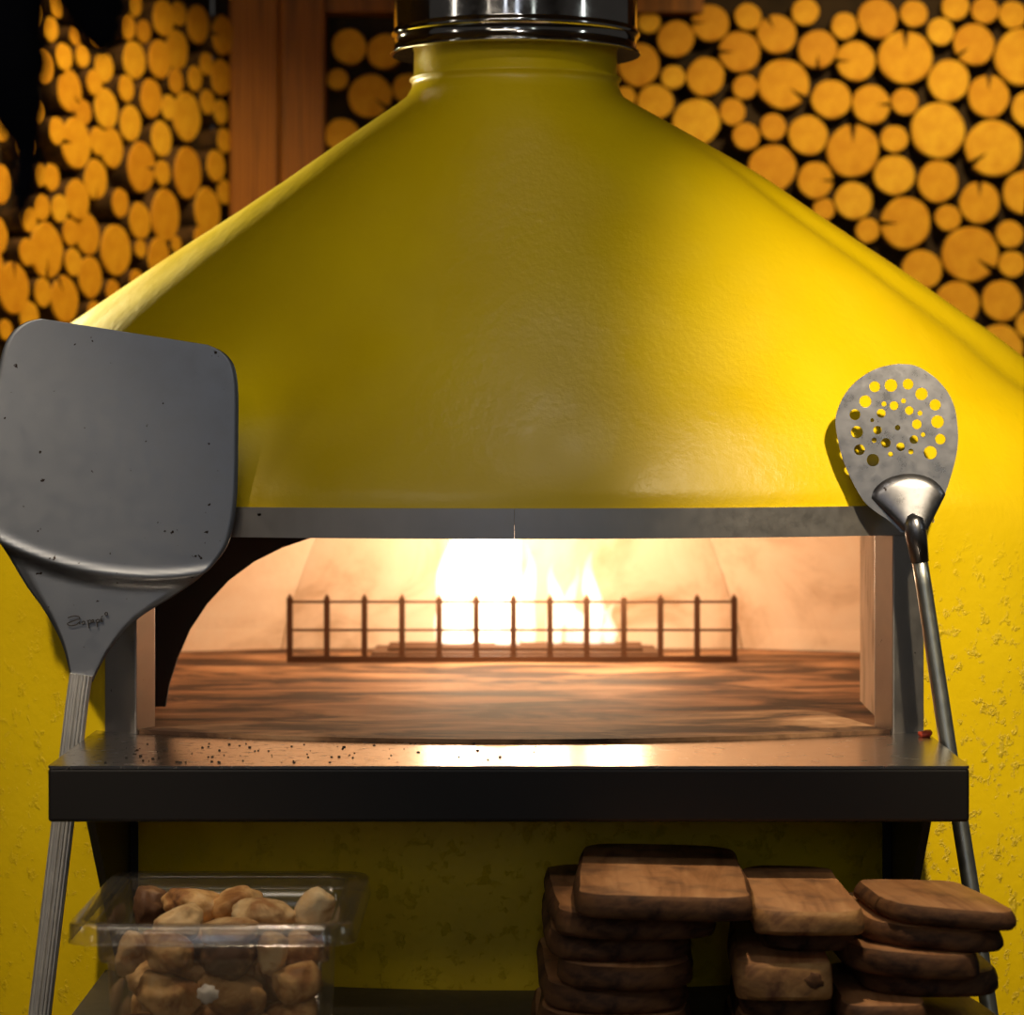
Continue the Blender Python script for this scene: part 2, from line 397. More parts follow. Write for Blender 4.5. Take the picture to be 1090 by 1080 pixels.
# chamber: leaning refractory panels with open joints
poly = [(-.64,4.86),(-1.06,5.10),(-1.0,5.755),(-.515,5.945),(.463,5.945),(.97,5.755),(1.03,5.10),(.61,4.86)]
cc = Vector((-.015,5.42))
def lean(p, z):
    if p[1] < 4.95: return Vector((p[0], p[1], z))
    s = 1 - .34*((z-Z_H)/.45)**1.25 if z > Z_H else 1
    return Vector((cc.x+(p[0]-cc.x)*s, cc.y+(p[1]-cc.y)*(1-(1-s)*.55), z))
for k in range(7):
    a, b = Vector(poly[k]), Vector(poly[k+1]); d = (b-a).normalized()*.004; bm = bmesh.new()
    a, b = a+d, b-d; rows = []
    for q in range(9):
        z = Z_H-.01+.47*q/8; la, lb = lean(a, z), lean(b, z)
        rows.append([la.lerp(lb, u/10) for u in range(11)])
    loft(bm, rows, False, False)
    o = obj('chamber_panel', bm, M['chamber'], oven)
    s = o.modifiers.new('thick', 'SOLIDIFY'); s.thickness = .03; s.offset = 0
bm = bmesh.new()
prism(bm, [tuple(lean(p, 1.555).xy) for p in poly], 1.55, 1.57); obj('chamber_roof', bm, M['chamber'], oven)
bm = bmesh.new()
for k in (2, 3, 4, 5):
    pr = [lean(Vector(poly[k])*1.0, Z_H-.01+.46*q/8) for q in range(9)]
    pr = [p + Vector((p.x-cc.x, p.y-cc.y, 0)).normalized()*.012 for p in pr]
    tube(bm, pr, .010, 6)
obj('joint_strip', bm, mat('dark_mortar', (.30,.15,.07), .9)[0], oven)
# curved soot-dark plate standing at the left end of the throat
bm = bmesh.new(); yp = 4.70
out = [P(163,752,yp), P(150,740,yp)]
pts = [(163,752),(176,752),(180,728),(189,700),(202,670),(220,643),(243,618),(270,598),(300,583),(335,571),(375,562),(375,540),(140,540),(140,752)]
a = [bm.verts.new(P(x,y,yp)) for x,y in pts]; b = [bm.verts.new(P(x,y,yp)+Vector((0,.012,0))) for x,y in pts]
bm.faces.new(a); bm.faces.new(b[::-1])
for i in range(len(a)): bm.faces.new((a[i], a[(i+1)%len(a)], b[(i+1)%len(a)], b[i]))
o = obj('corner_plate', bm, M['dark_plate'], oven); o['label'] = 'dark curved corner plate inside the mouth'
# shelf with a steel top and gusset brackets
SX0, SX1, SY = -.676, .632, 4.0
bm = bmesh.new()
outline = [(SX0+.004,SY),(SX1-.004,SY),(SX1,SY+.004)] + [(SX1, Yf(SX1)+.01)] + [(x, Yf(x)+.012) for x in [SX1+(SX0-SX1)*k/24 for k in range(1,24)]] + [(SX0, Yf(SX0)+.01),(SX0,SY+.004)]
prism(bm, outline, Z_SH-.080, Z_SH-.003)
shelf = obj('shelf', bm, M['black'], oven); bevel(shelf, .005, 3, 60); shelf['label'] = 'thick black shelf below the oven mouth'
bm = bmesh.new(); prism(bm, [(x, y) for x, y in outline], Z_SH-.004, Z_SH)
o = obj('shelf_top', bm, M['shelf_top'], shelf); o.location = (0,0,0); o['label'] = 'mirror-like steel shelf top with crumbs'
for bx in (-.622, .578):
    bm = bmesh.new(); yb = Yf(bx)+.01; tx = .006
    zs = Z_SH-.079
    pts = [(SY+.035,zs),(yb,zs),(yb,zs-.30),(yb-.06,zs-.30)]
    for s in (0,):
        a = [bm.verts.new((bx-tx,y,z)) for y,z in pts]; b = [bm.verts.new((bx+tx,y,z)) for y,z in pts]
        bm.faces.new(a); bm.faces.new(b[::-1])
        for i in range(4): bm.faces.new((a[i],a[(i+1)%4],b[(i+1)%4],b[i]))
    box(bm, bx-.018, bx+.018, yb-.024, yb+.02, zs-.32, zs)
    obj('bracket', bm, M['black'], oven)

# ------------------------------------------------------------------ fire, burner, guard
YG = 5.60
guard = empty('fire_guard', P(545,703,YG), 'low black iron fire guard of upright bars across the oven hearth', 'fire guard')
gz = Z_H
gx = lambda px: (px-CX)/F*YG
hz = lambda py: EYE-(py-CY)/F*YG
ztop = gz+.128
for px in (308.5,348,388,428,467.5,507,546.5,585.5,624.5,664,703,742,781.5):
    bm = bmesh.new(); w = .0058
    box(bm, gx(px)-w, gx(px)+w, YG-w, YG+w, gz, ztop)
    bmesh.ops.create_cone(bm, segments=4, radius1=w*1.3, radius2=.001, depth=.008, cap_ends=True, matrix=Matrix.Translation((gx(px),YG,ztop+.004)) @ Matrix.Rotation(R(45),4,'Z'))
    obj('upright', bm, M['iron'], guard)
for z, r in ((ztop-.008,.0026),(ztop-.064,.0026)):
    bm = bmesh.new(); tube(bm, [(gx(307),YG,z),(gx(783),YG,z)], r, 8); obj('rail', bm, M['iron'], guard)
bm = bmesh.new(); box(bm, gx(306), gx(785), YG-.009, YG+.009, gz, gz+.013); obj('bottom_rail', bm, M['iron'], guard)

YB = 5.76
burner = empty('gas_burner', (0,YB,Z_H), 'flat iron burner tray under the flames behind the fire guard', 'burner')
bm = bmesh.new(); x0, x1 = (398-CX)/F*YB, (699-CX)/F*YB
box(bm, x0, x1, YB-.09, YB+.09, Z_H, Z_H+.014); o = obj('burner_tray', bm, M['iron'], burner); bevel(o, .003)
bm = bmesh.new()
for s in (-.05, 0, .05): tube(bm, [(x0+.03,YB+s,Z_H+.0185),(x1-.03,YB+s,Z_H+.0185)], .005, 8)
obj('burner_tube', bm, M['iron'], burner)

bm = bmesh.new()
def tongue(px, ybase, ytop, wpx, dy=0, sway=0, seed=0):
    Y = YB+dy; rings = []; zb, zt = Z_H+.024, EYE-(ytop-CY)/F*Y; n = 18
    for q in range(27):
        t = q/26
        w = wpx/F*Y*(.55+.9*t-1.45*t*t if t < .5 else max(.012, .6375*(1-((t-.5)/.5)**1.35)))*1.0
        cx = (px-CX)/F*Y + sway*(t**1.6) + .012*math.sin(7*t+seed)*t
        ring = []
        for k in range(n):
            a = 2*math.pi*k/n
            ww = w*(1+.22*noise.noise(Vector((math.cos(a)*1.2+seed, math.sin(a)*1.2, t*4.5))))
            ring.append((cx+ww*math.cos(a), Y+ww*.6*math.sin(a), zb+(zt-zb)*t))
        rings.append(ring)
    loft(bm, rings)
for a in ((486,690,545,30,0,.005,1),(512,690,500,34,.03,.01,2),(540,690,512,26,-.02,-.005,3),(472,690,604,15,.02,.0,4),(590,690,597,15,0,.004,5),(607,690,600,11,.03,.006,8),(632,690,582,16,.0,-.006,6),(648,690,640,13,.01,.0,7),(562,690,575,15,.04,-.004,9),(616,690,640,14,.02,0,11)):
    tongue(*a)
fire = obj('fire', bm, M['flame'], None, True)
tag(fire, 'white-hot gas flames rising behind the fire guard in the oven', 'fire', kind='stuff')

# ------------------------------------------------------------------ pizza peel
peel = empty('pizza_peel', (-.70,4.30,0), 'large grey metal pizza peel leaning on the oven left of its mouth', 'pizza peel')
PA = R(7.2)                                # tilt of its axis in the wall plane
PO = (104, 700)                            # a pixel on the axis
def peelY(z): return 4.280+.030*z
def loc_px(u, v):                          # u across, v up the axis (pixels) -> pixel
    return (PO[0]+u*math.cos(PA)+v*math.sin(PA), PO[1]+u*math.sin(PA)-v*math.cos(PA))
def to_uv(px, py):
    dx, dy = px-PO[0], py-PO[1]
    return (dx*math.cos(PA)+dy*math.sin(PA), dx*math.sin(PA)-dy*math.cos(PA))
def peel_pt(px, py, back=0):
    Y = 4.32
    for _ in range(3): Y = peelY(P(px,py,Y).z)
    p = P(px, py, Y); p.y += back; return p
Ls = [(74,726),(72,712),(64,684),(47,652),(27,624),(8,592),(-4,566),(-10,535),(-11,500),(-9,455),(-5,415),(1,383),(6,366),(15,352),(28,343),(44,339)]
Rs = [(98,726),(104,713),(119,688),(146,659),(187,633),(216,612),(238,588),(247,566),(252,535),(253.5,500),(254,455),(254,420),(252,398),(247,384),(237,374),(222,367)]
Lc, Rc = catmull([to_uv(*p) for p in Ls], 6), catmull([to_uv(*p) for p in Rs], 6)
bm = bmesh.new(); rows = []; NC = 44
def fold_v(u):                             # the pressed arc at the foot of the blade
    x = u
    return 92 - 2 + .00145*(x-2)**2
for l, r in zip(Lc, Rc):
    row = []
    for k in range(NC+1):
        u = l[0]+(r[0]-l[0])*k/NC; v = l[1]+(r[1]-l[1])*k/NC
        px, py = loc_px(u, v)
        d = fold_v(u)-v
        dep = .012*sstep(-4, 16, d) - .006*math.exp(-((d-1)/5)**2) + .016*(1-sstep(-26,-4,d))*0
        e = .004*sstep(.86,1,abs(2*k/NC-1))*sstep(-6,20,d)
        row.append(peel_pt(px, py, dep-.006+e))
    rows.append(row)
loft(bm, rows, False, False)
blade = obj('blade', bm, M['steel_blade'], peel, True)
s = blade.modifiers.new('thick','SOLIDIFY'); s.thickness = .003; s.offset = 1
# handle: ribbed tube
hp = [(86,718),(82,745),(74.5,808),(66,880),(54,980),(42,1080)]
hpts = [peel_pt(x, y, .004) for x, y in hp]
dirv = (hpts[-1]-hpts[-2]).normalized(); q = hpts[-1]+dirv*((hpts[-1].z-.012)/-dirv.z); hpts.append(q)
bm = bmesh.new(); tube(bm, hpts, [.0175]*len(hpts), 48, .72, 3, .10)
hn = obj('handle', bm, M['steel_handle'], peel, False)
# engraved signature on the neck
def neck(px, py): return peel_pt(px, py, .0018)
strokes = [[(72,657.5),(76,656),(80.5,655.3),(84,656.5),(84.3,658.3),(80,660),(75.5,661.6),(71.6,663.5),(72.8,665.2),(77,665.6),(81,664.6),(83.6,662.6)],
           [(84.6,661.2),(84.3,663.4),(85.2,664)], [(88.6,660.8),(87,662.2),(87.6,664),(89.6,663.6),(90,661.8),(88.8,660.8)],
           [(92.4,660),(93.4,661),(94,664.5),(94.6,668.6)], [(93.4,661.2),(95.4,659.8),(96.8,661),(96,662.8),(94.2,663)],
           [(97.6,661.6),(99.6,660.6),(98.8,659.4),(97.8,660.4),(98.2,662.4),(100.2,662)],
           [(101.6,659.6),(102.6,662),(103.4,667.4)], [(102.2,660.4),(104,659),(105.4,660.2),(104.6,662),(103,662.4)],
           [(106.4,660.8),(108.6,659.6),(107.8,658.2),(106.6,659.4),(107.2,661.4),(109.4,660.8)],
           [(107.4,657),(109.2,655.4)], [(112.6,651.6),(111.4,653),(112.4,654.6),(114,653.8),(113.8,652),(112.6,651.6)]]
bm = bmesh.new()
for s_ in strokes:
    tube(bm, [neck(p[0],p[1]) for p in catmull(s_, 3)], .00085, 6)
o = obj('engraved_script', bm, M['ink'], peel); o['label'] = 'thin dark engraved script'

# ------------------------------------------------------------------ skimmer
skim = empty('perforated_peel', (.70,4.20,0), 'small round perforated steel peel on a thin handle right of the oven mouth', 'pizza peel')
def skY(z): return 4.155+.132*z
def sk_pt(px, py, back=0):
    Y = 4.35
    for _ in range(3): Y = skY(P(px,py,Y).z)
    p = P(px,py,Y); p.y += back; return p
Z8 = lambda x, y: (870+x/4.8, 375+y/4.8)
outl = [(410,58),(500,68),(590,120),(660,195),(700,280),(716,380),(717,470),(702,560),(678,645),(652,722),(620,780),(585,840),(562,900),(440,918),(415,905),(370,862),(300,815),(245,768),(200,700),(160,620),(125,530),(102,430),(92,350),(108,280),(150,200),(220,130),(310,80)]
holes = [(293,175,28),(376,168,33),(463,162,28),(532,212,32),(602,268,29),(614,354,33),(628,443,27),(577,512,34),(284,550,32),(215,497,28),(202,407,31),(192,318,28),(245,250,31),
 (392,272,23),(470,297,22),(508,367,25),(493,445,22),(425,482,22),(350,462,25),(307,397,22),(326,311,23),
 (340,263,13),(440,248,13),(524,310,13),(540,420,12),(478,506,14),(374,520,13),(290,448,13),(280,346,10),(410,384,14)]
cu = bpy.data.curves.new('tmp', 'CURVE'); cu.dimensions = '2D'; cu.fill_mode = 'BOTH'; cu.extrude = .35; cu.bevel_depth = 0
def spline(pts):
    s = cu.splines.new('POLY'); s.points.add(len(pts)-1); s.use_cyclic_u = True
    for p, q in zip(s.points, pts): p.co = (q[0]/100, q[1]/100, 0, 1)
cl = catmull(outl+[outl[0]], 4)[:-1]; spline([(p[0],p[1]) for p in cl])
for x, y, r in holes: spline([(x+r*math.cos(2*math.pi*k/20), y+r*math.sin(2*math.pi*k/20)) for k in range(20)])
cu.extrude = .015
to = bpy.data.objects.new('tmp', cu); COL.objects.link(to)
dg = bpy.context.evaluated_depsgraph_get(); me = bpy.data.meshes.new_from_object(to.evaluated_get(dg))
bpy.data.objects.remove(to); bpy.data.curves.remove(cu)
bm = bmesh.new(); bm.from_mesh(me); bpy.data.meshes.remove(me)
bmesh.ops.remove_doubles(bm, verts=bm.verts[:], dist=1e-5)
for v in bm.verts:
    px, py = Z8(v.co.x*100, v.co.y*100); v.co = sk_pt(px, py, .0013 if v.co.z > 0 else -.0013)
o = obj('blade', bm, M['steel_skim'], skim); o['label'] = 'grey disc with rings of round holes'
# raised socket fanning into the blade
bm = bmesh.new(); rows = []
arcp = catmull([(275,745),(290,700),(330,660),(390,632),(460,620),(530,626),(590,650),(630,685),(655,725)], 4)
low = [(432+(565-432)*k/(len(arcp)-1), 905+10*math.sin(math.pi*k/(len(arcp)-1))) for k in range(len(arcp))]
for q in range(13):
    t = q/12; row = []
    for k, (a, b) in enumerate(zip(arcp, low)):
        s = 2*k/(len(arcp)-1)-1
        x, y = a[0]+(b[0]-a[0])*t, a[1]+(b[1]-a[1])*t
        x = 500+(x-500)*(1-.18*math.sin(math.pi*t)*0)
        h = (.006*sstep(0,.10,t)+.012*t)*(1-abs(s)**3)**.5
        px, py = Z8(x, y); row.append(sk_pt(px, py, -.0015-h))
    rows.append(row)
loft(bm, rows, False, False); obj('socket', bm, M['steel_skim'], skim, True)
bm = bmesh.new()
tube(bm, [sk_pt(*Z8(470,835), -.010), sk_pt(*Z8(485,860), -.013), sk_pt(974,566,-.010), sk_pt(979,598,-.004)], [.008,.0155,.0170,.0140], 20)
obj('ferrule', bm, M['steel_skim'], skim, True)
hp = [sk_pt(976,580,-.006), sk_pt(983,622,-.002), sk_pt(1010,800), sk_pt(1031,930), sk_pt(1051,1062)]
d = (hp[-1]-hp[-2]).normalized(); hp.append(hp[-1]+d*((hp[-1].z-.012)/-d.z))
bm = bmesh.new(); tube(bm, hp, [.0125,.0125,.0130,.0130,.0130,.0130], 18); obj('handle', bm, M['steel_tube'], skim, True)

# ------------------------------------------------------------------ worktop, boards
ctr = empty('worktop', (0,3.9,0), 'plain steel worktop below the oven shelf carrying boards and tub', 'worktop')
bm = bmesh.new(); CX0, CX1, CZ = -.66, .665, .725
prism(bm, [(CX0,3.42),(CX1,3.42)] + [(x, Yf(x)-.002) for x in [CX1+(CX0-CX1)*k/20 for k in range(21)]], CZ-.03, CZ)
o = obj('top', bm, M['counter'], ctr); bevel(o, .002)
bm = bmesh.new(); box(bm, CX0+.04, CX1-.04, 3.50, 4.22, .0, CZ-.03); obj('cabinet', bm, M['counter'], ctr)

def board(label, x, yfront, zt, w, l, t, yaw=0, pitch=0, roll=0, pw=2.6, seed=1, edge='board_edge', sq=0.0, slant=0.0):
    """plank with a rounded, irregular front end; local +Y runs away from the viewer, origin at front centre top"""
    rnd = random.Random(seed); bm = bmesh.new(); out = []
    n = 26; fr = w*.52*(1-sq)
    for k in range(n+1):                                   # front end, left to right
        a = math.pi*k/n; cx, sx = -math.cos(a), math.sin(a)
        X = w/2*math.copysign(abs(cx)**(2/pw), cx); Y = fr*(1-abs(sx)**(2/pw))
        out.append((X, Y+slant*X))
    out += [(w/2*1.02, l*.4), (w/2*.98, l*.75)]
    for k in range(n//2+1):
        a = math.pi*k/(n//2); cx, sx = math.cos(a), math.sin(a)
        out.append((w/2*.96*math.copysign(abs(cx)**(2/3), cx), l-.06+.06*abs(sx)**(2/3)))
    out += [(-w/2*.98, l*.75), (-w/2*1.02, l*.4)]
    out = [(x_+.004*noise.noise(Vector((x_*22+seed, y_*22, 0))), y_+.004*noise.noise(Vector((x_*22, y_*22+seed, 4)))) for x_, y_ in out]
    cen = Vector((0, l/2)); rings = []
    for ins, z in ((.007,-t),(.001,-t+.006),(.001,-t*.55),(.005,-.006),(.011,0)):
        ring = []
        for x_, y_ in out:
            d = (cen-Vector((x_,y_))).normalized(); wob = .0035*noise.noise(Vector((x_*40+seed, y_*40, z*60)))
            ring.append((x_+d.x*(ins+wob), y_+d.y*(ins+wob), z+ (.0015*noise.noise(Vector((x_*18, y_*18, seed))) if ins == .011 else 0)))
        rings.append(ring)
    V = loft(bm, rings, True)
    o = obj('serving_board', bm, [M['board'], M[edge]], None)
    for p in o.data.polygons:
        p.material_index = 0 if abs(p.normal.z) > .90 else 1
    smooth_by_angle(o, 50)
    o.location = (x, yfront, zt); o.rotation_euler = (R(pitch), R(roll), R(yaw))
    return tag(o, label, 'serving board', 'wooden boards stacked on the worktop')
sx = lambda px, Y: (px-CX)/F*Y
# left stack, seven boards
board('topmost board of the left stack, long pale front end under the shelf edge', sx(706,3.73), 3.715, .962, .240, .50, .031, yaw=-2, pitch=-.5, roll=1.2, pw=4.2, seed=3, edge='board_edge', sq=.45)
board('second board from top in left stack, its left side sticking out', sx(682,3.77), 3.765, .927, .222, .46, .031, yaw=3, roll=.6, pw=3.0, seed=4, sq=.2)
board('third board down in left stack, with pale left corner', sx(664,3.79), 3.79, .893, .200, .44, .031, yaw=2, pw=2.6, seed=5, sq=.1)
board('fourth board down in left stack, narrow with a dull yellow front edge', sx(664,3.75), 3.76, .859, .185, .44, .030, yaw=-3, pw=2.4, seed=6, edge='board_edge', sq=.1)
board('fifth board down in left stack, dark and rounded', sx(660,3.76), 3.77, .826, .20, .44, .031, yaw=2, pw=2.4, seed=7)
board('sixth board down in left stack, dark, second from the worktop', sx(654,3.74), 3.75, .793, .21, .44, .031, yaw=-2, pw=2.4, seed=8)
board('bottom board of the left stack lying on the worktop', sx(652,3.74), 3.74, .758, .22, .44, .032, yaw=0, pw=2.4, seed=9)
# middle stack
board('topmost board of the middle stack with chipped pale front edge', sx(864,3.72), 3.725, .940, .146, .40, .031, yaw=0, roll=.5, pw=3.6, seed=11, edge='board_pale', sq=.5)
board('second board of middle stack, set back in shadow under the chipped one', sx(864,3.8), 3.80, .907, .13, .36, .033, yaw=0, pw=3, seed=12)
board('third board of middle stack, thick front end with a dark knot', sx(834,3.72), 3.715, .873, .128, .40, .048, yaw=-2, pw=4, seed=13, edge='board_pale', sq=.5)
kb = bmesh.new(); bmesh.ops.create_icosphere(kb, subdivisions=3, radius=1)
for v in kb.verts: v.co = Vector((v.co.x*.017, v.co.y*.009, v.co.z*.015))*(1+.25*noise.noise(v.co*2))
ko = obj('knot', kb, M['board_edge'], [q for q in bpy.data.objects if q.get('label','').startswith('third board of middle')][0], True, loc=(.038,.010,-.024)); ko['label'] = 'dark round knot'
board('fourth board of the middle stack, dark, under the knotty thick one', sx(840,3.76), 3.77, .824, .130, .38, .034, yaw=-2, pw=3, seed=14)
board('fifth board of the middle stack, dark, second from the worktop', sx(838,3.75), 3.76, .789, .130, .38, .033, yaw=-2, pw=3, seed=15)
board('bottom board of the middle stack lying on the worktop', sx(838,3.74), 3.75, .755, .130, .38, .030, yaw=0, pw=3, seed=16)
# right stack, fanned out
board('topmost board of right stack, turned with its front end to the right', sx(1022,3.74), 3.735, .941, .168, .27, .024, yaw=9, roll=2, pw=3.0, seed=21, sq=.1, slant=-.42)
board('second board of right stack, lit left edge below the topmost', sx(1006,3.74), 3.745, .913, .185, .32, .028, yaw=8, roll=2, pw=2.6, seed=22, slant=-.40)
board('third board of the right stack, broad dark front face', sx(982,3.72), 3.725, .884, .178, .32, .032, yaw=4, roll=1, pw=2.8, seed=23, slant=-.28)
board('fourth board of the right stack, dark rounded end reaching furthest right low down', sx(1000,3.77), 3.755, .851, .190, .32, .030, yaw=4, pw=2.6, seed=24, slant=-.1)
board('fifth board of right stack, short front edge near the middle stack', sx(944,3.70), 3.70, .820, .120, .32, .032, yaw=0, pw=3.2, seed=25)
board('sixth board of the right stack, slanting down to the right corner', sx(1004,3.74), 3.74, .787, .20, .32, .030, yaw=8, pw=3, seed=26, slant=-.35)
board('bottom board of the right stack lying on the worktop', sx(990,3.76), 3.76, .756, .20, .32, .030, yaw=3, pw=3, seed=27)

# ------------------------------------------------------------------ tub and its contents
TX0, TX1, TY0, TY1, TZ = -.596, -.221, 3.65, 4.09, .937
tub = empty('food_tub', ((TX0+TX1)/2, (TY0+TY1)/2, CZ), 'clear plastic tub full of pale browned chunks on the worktop', 'tub')
def rrect(ins, z, rad=.04, n=8):
    x0, x1, y0, y1 = TX0+ins, TX1-ins, TY0+ins, TY1-ins; r = max(.01, rad-ins*.3); pts = []
    for (cx, cy, a0) in ((x1-r,y0+r,-90),(x1-r,y1-r,0),(x0+r,y1-r,90),(x0+r,y0+r,180)):
        for k in range(n+1):
            a = R(a0+90*k/n); pts.append((cx+r*math.cos(a), cy+r*math.sin(a), z))
    return pts
bm = bmesh.new()
V = loft(bm, [rrect(.032,TZ-.004), rrect(.034,TZ-.05), rrect(.036,TZ-.057), rrect(.046,TZ-.060), rrect(.052,CZ+.004)], False)
bm.faces.new(V[-1])
o = obj('tub_body', bm, M['plastic'], tub, True); s = o.modifiers.new('t','SOLIDIFY'); s.thickness = .0025
bm = bmesh.new()
loft(bm, [rrect(-.001,TZ-.027), rrect(0,TZ-.022), rrect(.001,TZ-.003), rrect(.005,TZ), rrect(.030,TZ-.002), rrect(.032,TZ-.006)], False)
o = obj('rim', bm, M['plastic'], tub, True); s = o.modifiers.new('t','SOLIDIFY'); s.thickness = .003
bm = bmesh.new(); box(bm, sx(167,3.65), sx(269,3.65), TY0-.003, TY0+.001, TZ-.028, TZ-.0245); obj('lip_strip', bm, M['plastic'], tub)

def chunk(label, px, py, Y, sxm, sym, szm, rot, seed, m='chunk', name='food_chunk'):
    if py > 1000:
        rp = sxm*F/Y*1.05; px = min(max(px, CX-.546*F/Y+rp), CX-.272*F/Y-rp)
    bm = bmesh.new(); bmesh.ops.create_icosphere(bm, subdivisions=4, radius=1)
    for v in bm.verts:
        p = v.co.copy(); q = Vector((seed*3.1, seed*1.7, 0))
        d = 1+.30*noise.noise(p*.9+q)+.14*noise.noise(p*2.2+q)+.05*noise.noise(p*5+q)
        # flattened cut faces
        v.co = p*d
        if v.co.z > .62: v.co.z = .62+(v.co.z-.62)*.35
        v.co.x *= sxm; v.co.y *= sym; v.co.z *= szm
    o = obj(name, bm, M[m], None, True)
    o.location = P(px, py, Y); o.rotation_euler = tuple(R(a) for a in rot)
    return tag(o, label, 'food', 'browned chunks in the clear tub')
chunk('scorched dark brown chunk at the back left corner of the tub', 160, 962, 3.98, .026,.03,.033, (0,20,10), 1, 'chunk_dark')
chunk('orange-browned chunk in the heap, just right of the scorched dark one', 206, 962, 3.93, .040,.034,.026, (0,10,20), 2)
chunk('small chunk browned on top, left front of the heap above the rim', 190, 982, 3.82, .036,.03,.026, (0,-22,0), 3, 'chunk_pale')
chunk('tan chunk at the back centre of the heap', 250, 963, 3.93, .034,.034,.028, (10,-28,0), 4)
chunk('smooth cream chunk at centre right of the heap above the rim', 281, 972, 3.85, .042,.036,.026, (0,8,-10), 5, 'chunk_pale')
chunk('pointed pale chunk standing at the right end of the heap', 334, 970, 3.86, .026,.028,.042, (0,24,0), 6, 'chunk_pale')
chunk('low cream chunk touching the rim at the middle of the heap', 243, 992, 3.78, .036,.03,.024, (0,-8,0), 7, 'chunk_pale')
chunk('pale chunk behind the tub front at its left end', 126, 1012, 3.775, .020,.026,.032, (0,28,0), 8, 'chunk_pale')
chunk('tan chunk behind the tub front, second from the left', 178, 1010, 3.78, .036,.03,.030, (0,12,0), 9)
chunk('large dark-centred chunk behind the tub front at its middle', 244, 1020, 3.775, .038,.03,.030, (0,-6,0), 10, 'chunk_dark')
chunk('pale chunk behind the tub front, right of the dark-centred one', 290, 1012, 3.79, .022,.028,.034, (0,12,0), 11, 'chunk_pale')
chunk('brown-streaked chunk at the right end behind the tub front', 328, 1010, 3.82, .028,.03,.030, (0,30,0), 12)
chunk('big lumpy chunk low in the tub on the left', 178, 1056, 3.775, .046,.03,.032, (0,14,0), 13)
chunk('big tan chunk low in the tub at the centre', 250, 1056, 3.785, .045,.03,.031, (0,18,0), 14)
chunk('rounded tan chunk low in the tub on the right', 320, 1044, 3.785, .032,.03,.030, (0,-18,0), 15)
chunk('brown chunk at the tub bottom, left', 160, 1094, 3.80, .040,.03,.026, (0,4,0), 16)
chunk('brown chunk at the tub bottom, centre', 228, 1100, 3.79, .042,.03,.026, (0,-6,0), 17)
chunk('brown chunk at the tub bottom, right', 298, 1092, 3.80, .040,.03,.028, (0,8,0), 18)
for k_, (px_, py_, Y_, w_) in enumerate(((146,1040,3.86,'far left'),(205,1030,3.88,'left of centre'),(262,1034,3.88,'right of centre'),(300,1072,3.88,'far right'),(222,1008,3.88,'under the heap'),(292,990,3.90,'under the smooth cream one'),(142,1076,3.90,'at the left wall'),(270,1080,3.88,'behind the central one'),(340,1010,3.92,'at the right wall'),(300,1100,3.87,'beside the white scrap'),(220,1082,3.87,'below the white scrap'),(300,1040,3.86,'behind the rounded tan one'),(330,1084,3.80,'in the right front corner'))):
    chunk('shaded brown chunk in second row inside the tub, ' + w_, px_, py_, Y_, .040, .036, .034, (0, 17*k_ % 50-20, 30*k_), 30+k_)
bm = bmesh.new(); bmesh.ops.create_icosphere(bm, subdivisions=3, radius=1)
for v in bm.verts:
    v.co *= 1+.5*noise.noise(v.co*2.4); v.co = Vector((v.co.x*.013, v.co.y*.008, v.co.z*.012))
o = obj('white_scrap', bm, M['white_bit'], None, True); o.location = P(221, 1058, 3.742)
tag(o, 'small white scrap between the two big chunks low in the tub', 'food scrap')
bm = bmesh.new(); bmesh.ops.create_icosphere(bm, subdivisions=2, radius=1)
for v in bm.verts:
    v.co *= 1+.4*noise.noise(v.co*1.9); v.co = Vector((v.co.x*.012, v.co.y*.010, v.co.z*.006))
o = obj('red_scrap', bm, M['red'], None, True); o.location = (.633-.012, 4.36, Z_SH+.005)
tag(o, 'tiny red scrap on the shelf corner beside the right jamb', 'food scrap')

rc = random.Random(5); bm = bmesh.new()
for _ in range(90):
    x = -.60+abs(rc.gauss(0,.28)); y = rc.uniform(4.03, 4.27); r = rc.uniform(.0008,.0026)
    if x > .4: continue
    m4 = Matrix.Translation((x, y, Z_SH+r*.4)) @ Matrix.Rotation(rc.uniform(0,3),4,'Z') @ Matrix.Diagonal((r*rc.uniform(.7,1.8), r, r*.6, 1))
    bmesh.ops.create_icosphere(bm, subdivisions=1, radius=1, matrix=m4)
tag(obj('crumbs', bm, M['dark_plate']), 'dark crumbs scattered on the steel shelf top, mostly at its left', 'crumbs', kind='stuff')

